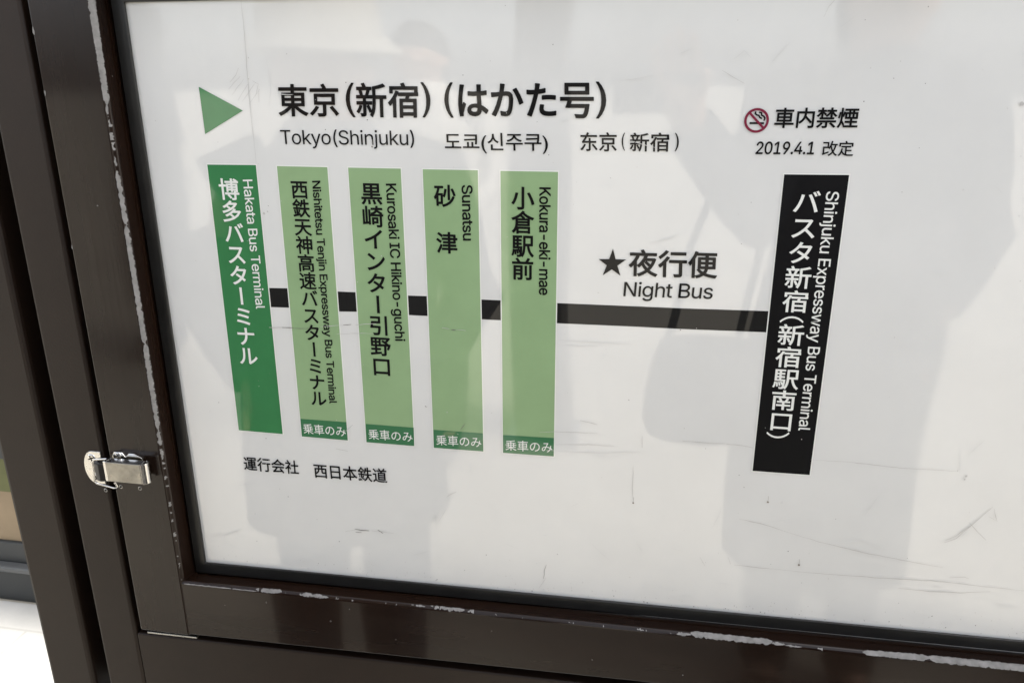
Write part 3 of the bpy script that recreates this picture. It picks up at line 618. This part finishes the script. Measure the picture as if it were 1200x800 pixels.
for k in range(130):                                        # faint scuffs and wipe marks
    x = random.uniform(-.05, .95); z = zw(x)+random.choice((random.uniform(.004, .62), abs(random.gauss(.02, .08))+.004))
    if z > .148 or (-.32 < z < .01 and (-.02 < x < .40 or .54 < x < .66)) or (z > .0 and x < .05): continue
    a = random.gauss(.0, .45) + (0 if random.random() < .75 else 1.2); l = random.uniform(.004, .035); pts = []
    for j in range(9):
        u = j/8-.5; pts.append((x+l*u*math.cos(a), min(.153, z+l*u*math.sin(a)+.08*l*u*u)))
    if min(p[1]-zw(p[0]) for p in pts) < .001 or min(p[0] for p in pts) < -.062: continue
    n = len(pts); vs = []; w = random.uniform(.0003, .0008)
    for j, p in enumerate(pts):
        ww = w*math.sin(math.pi*(j+.4)/(n-.2))*.5*(.6+.8*random.random()); vs += [(p[0]+math.sin(a)*ww, -YX+.00006, p[1]-math.cos(a)*ww), (p[0]-math.sin(a)*ww, -YX+.00006, p[1]+math.cos(a)*ww)]
    b.add(vs, [[2*j, 2*j+1, 2*j+3, 2*j+2] for j in range(n-1)], random.choice((4, 4, 4, 2)))
for k in range(320):                                        # fine specks of dirt
    x = random.uniform(-.06, 1.0); z = random.uniform(-.475, .15)
    if random.random() < .6: z = zw(x)+abs(random.gauss(0, .011))+.001
    r = random.choice((.0003, .0003, .0004, .0005)); n = 7
    b.poly([(x+r*math.cos(2*math.pi*j/n), -YX, z+r*1.2*math.sin(2*math.pi*j/n)) for j in range(n)], random.choice((0, 0, 0, 1)))
layer(b, 'scratches', [M[k] for k in SM], YX)['kind'] = 'stuff'

# ------------------------------------------------------------------ people reflected in the glossy sheet
m_skin = mat('skin', (.42, .25, .17), rough=.55, var=.06, scale=12)
m_hair = mat('black hair', (.012, .010, .009), rough=.5, bump=.4, bump_scale=160, bump_stretch=(1, 1, .15))
def cloth(name, c): return mat(name, c, rough=.9, spec=.2, var=.12, scale=30, bump=.4, bump_scale=260)
c_navy = cloth('dark navy wool', (.014, .016, .022)); c_grey = cloth('charcoal wool', (.030, .030, .032)); c_cream = cloth('cream fleece', (.62, .58, .50))
c_jean = cloth('dark denim', (.020, .026, .040)); c_brown = cloth('dark brown wool', (.035, .026, .020)); m_shoe = mat('black leather', (.015, .014, .013), rough=.4)
def loft(b, secs, n=20, mi=0):
    vs = []
    for z, cx, cy, rx, ry in secs:
        for k in range(n):
            a = 2*math.pi*k/n
            wv = 1+.035*math.sin(3*a+z*7)+.02*math.sin(7*a+z*13)
            vs.append((cx+rx*wv*math.cos(a), cy+ry*wv*math.sin(a), z))
    fs = [[i*n+k, i*n+(k+1) % n, (i+1)*n+(k+1) % n, (i+1)*n+k] for i in range(len(secs)-1) for k in range(n)]
    fs += [list(range(n))[::-1], [(len(secs)-1)*n+k for k in range(n)]]
    b.add(vs, fs, mi, True)
def person(label, x, y, h, rz, coat, legs, secs, arms, hat=None):
    """h: height; secs: coat sections on a 1.70 m figure; arms: (shoulder, elbow, wrist, finger direction) left then right. The figure faces +Y."""
    k = h/1.70
    t = thing('person', label, 'person', (x, y, GZ+.004)); t.rotation_euler = (0, 0, rz)
    V_ = []; E_ = []; RAD = []
    def add(p, r, par=None):
        V_.append(Vector(p)*k); RAD.append(r*k)
        if par is not None: E_.append((par, len(V_)-1))
        return len(V_)-1
    pel = add((0, 0, .93), .13); sp = add((0, .0, 1.12), .095, pel); ch = add((0, -.01, 1.28), .095, sp); sh = add((0, -.01, 1.39), .055, ch)
    nk = add((0, .0, 1.475), .052, sh); hd = add((0, .015, 1.55), .078, nk); h2 = add((0, .02, 1.60), .088, hd); ht = add((0, .012, 1.665), .062, h2)
    nose = add((0, .118, 1.575), .012, h2)
    for e in (-1, 1): add((e*.095, .0, 1.585), .014, h2)
    for sd in (-1, 1):
        hp = add((sd*.085, 0, .90), .095, pel); kn = add((sd*.095, .015, .48), .060, hp); an = add((sd*.10, -.01, .09), .040, kn); add((sd*.115, .14, .035), .034, an)
    for sd, (s_, e_, w_, fd) in zip((-1, 1), arms):
        a = add(s_, .045, sh); el = add(e_, .042, a); wr = add(w_, .030, el)
        fd = Vector(fd).normalized(); side = fd.cross(Vector((0, 1, .2))).normalized()
        pm = add(Vector(w_)+fd*.05, .030, wr)
        for q, ln in ((-.030, .062), (-.010, .075), (.010, .070), (.030, .055)):
            f1 = add(Vector(w_)+fd*.085+side*q, .0095, pm); f2 = add(Vector(w_)+fd*(.085+ln*.55)+side*q*1.1+Vector((0, .010, 0)), .0085, f1)
            add(Vector(w_)+fd*(.085+ln)+side*q*1.1+Vector((0, .028, 0)), .0075, f2)
        t1 = add(Vector(w_)+fd*.045-side*.034+Vector((0, .015, 0)), .011, pm); add(Vector(w_)+fd*.085-side*.048+Vector((0, .030, 0)), .009, t1)
    me = bpy.data.meshes.new('body'); me.from_pydata(V_, E_, []); me.materials.append(m_skin)
    o = link('body', me, t); sk = o.modifiers.new('skin', 'SKIN'); sk.use_smooth_shade = True
    if not me.skin_vertices: bpy.context.view_layer.update()
    for i, sv in enumerate(me.skin_vertices[0].data): sv.radius = (RAD[i], RAD[i]); sv.use_root = (i == 0)
    ss = o.modifiers.new('smooth', 'SUBSURF'); ss.levels = 1; ss.render_levels = 1
    b = MB(); loft(b, [(z*k, cx*k, cy*k, rx*k, ry*k) for z, cx, cy, rx, ry in secs], 24)
    for s_, e_, w_, fd in arms:
        s_, e_, w_ = Vector(s_)*k, Vector(e_)*k, Vector(w_)*k
        b.tube([s_.lerp(Vector((0, 0, 1.40*k)), .25), s_, s_.lerp(e_, .5), e_, e_.lerp(w_, .5), e_.lerp(w_, .96)], [.085*k, .082*k, .070*k, .066*k, .056*k, .048*k], 14)
    b.build('coat', coat, t)
    b = MB()
    for sd in (-1, 1):
        b.tube([Vector((sd*.085, 0, .92))*k, Vector((sd*.095, .015, .50))*k, Vector((sd*.10, -.008, .08))*k], [.105*k, .075*k, .060*k], 14)
    b.build('trousers', legs, t)
    for sd in (-1, 1):
        b = MB(); b.tube([Vector((sd*.10, -.06, .045))*k, Vector((sd*.10, -.02, .055))*k, Vector((sd*.11, .08, .048))*k, Vector((sd*.117, .18, .035))*k, Vector((sd*.118, .205, .03))*k], [.030*k, .046*k, .045*k, .036*k, .018*k], 12); b.build('shoe', m_shoe, t)
    b = MB(); hs = []
    for z, cy, rx, ry in ((1.50, -.055, .080, .055), (1.56, -.030, .098, .085), (1.62, -.012, .102, .104), (1.68, -.004, .088, .094), (1.715, .0, .058, .064), (1.727, .0, .02, .022)):
        hs.append((z*k, 0, cy*k, rx*k, ry*k))
    loft(b, hs, 18); b.build('hair', m_hair, t)
    if hat:
        b = MB(); loft(b, [(1.615*k, 0, -.004*k, .150*k, .155*k), (1.625*k, 0, -.004*k, .148*k, .152*k), (1.655*k, 0, -.004*k, .112*k, .116*k), (1.70*k, 0, -.004*k, .106*k, .110*k), (1.745*k, 0, 0, .088*k, .092*k), (1.765*k, 0, 0, .04*k, .042*k)], 20)
        b.build('hat', hat, t)
    return t
down = lambda sd: ((sd*.19, -.01, 1.40), (sd*.235, -.03, 1.13), (sd*.225, .06, .89), (0, .15, -1))
pocket = lambda sd: ((sd*.18, -.01, 1.39), (sd*.275, -.05, 1.13), (sd*.165, .055, .99), (-sd*.35, .15, -1))
long_coat = [(.34, 0, 0, .215, .150), (.60, 0, 0, .215, .155), (.90, 0, 0, .205, .150), (1.10, 0, 0, .185, .135), (1.30, 0, -.01, .200, .135), (1.40, 0, -.01, .185, .110), (1.455, 0, -.005, .11, .085), (1.50, 0, 0, .070, .065)]
short_coat = [(.66, 0, 0, .225, .160), (.80, 0, 0, .220, .160), (.98, 0, 0, .200, .148), (1.12, 0, 0, .190, .140), (1.30, 0, -.01, .205, .140), (1.40, 0, -.01, .185, .112), (1.455, 0, -.005, .11, .085), (1.50, 0, 0, .075, .068)]
person('person in a long dark navy coat holding up a phone, reflected right of centre', .885, -1.00, 1.70, 0, c_navy, c_grey, long_coat,
       ((( -.185, .0, 1.40), (-.235, .13, 1.19), (-.375, .215, 1.37), (-.12, .1, .5)), pocket(1)))
person('person in a charcoal coat and beige hat, reflected left of centre behind the green strips', -.12, -.60, 1.57, R(-14), c_grey, c_jean, short_coat, (pocket(-1), pocket(1)), cloth('beige cotton', (.46, .43, .36)))
person('person in a dark brown coat waiting at the far right, reflected at the sheet edge', 1.66, -1.15, 1.72, R(8), c_brown, c_jean, long_coat, (pocket(-1), pocket(1)))
person('person in a cream hooded coat further back, reflected beside the title', -.40, -2.1, 1.64, R(-6), c_cream, c_grey, short_coat, (pocket(-1), pocket(1)))
person('person in a dark long coat and dark hat further back, reflected at the left edge', -2.18, -3.1, 1.76, R(70), c_navy, c_jean, long_coat, (pocket(-1), pocket(1)), c_navy)
# bag carried on the photographer's left side and the phone in the hand
bag = thing('shoulder_bag', 'dark shoulder bag hanging at the left side of the person taking the photo', 'bag', (.585, -.985, -.71))
b = MB(); loft(b, [(0, 0, 0, .095, .05), (.05, 0, 0, .115, .06), (.16, 0, 0, .11, .055), (.235, 0, 0, .09, .03)], 20); b.build('pouch', c_grey, bag)
b = MB(); b.tube([(-.07, 0, .22), (-.05, .0, .45), (.06, -.01, .75), (.14, -.02, .82), (.12, -.05, .60), (.07, -.02, .22)], .009, 8); b.build('strap', c_navy, bag)
ph = thing('phone', 'black mobile phone held up in front of the sheet by the person taking the photo', 'phone', (.455, -.772, .06))
ph.rotation_euler = (R(-18), 0, R(10))
b = MB(); b.box(-.075, .075, -.004, .004, -.072+.03, .030); b.build('phone_body', m_shoe, ph, bevel=.003, segs=3)

# square shelter pillar whose reflection runs down through the fifth strip
pil = thing('pillar', 'dark square shelter pillar standing behind the viewer, reflected beside the fifth strip', 'pillar', (.033, -2.35, GZ+.002))
b = MB(); b.box(-.125, .125, -.125, .125, .02, 3.2); b.build('shaft', M['body_paint'], pil, bevel=.008)
b = MB(); b.box(-.16, .16, -.16, .16, 0, .018); b.build('base_plate', M['steel'], pil, bevel=.003)
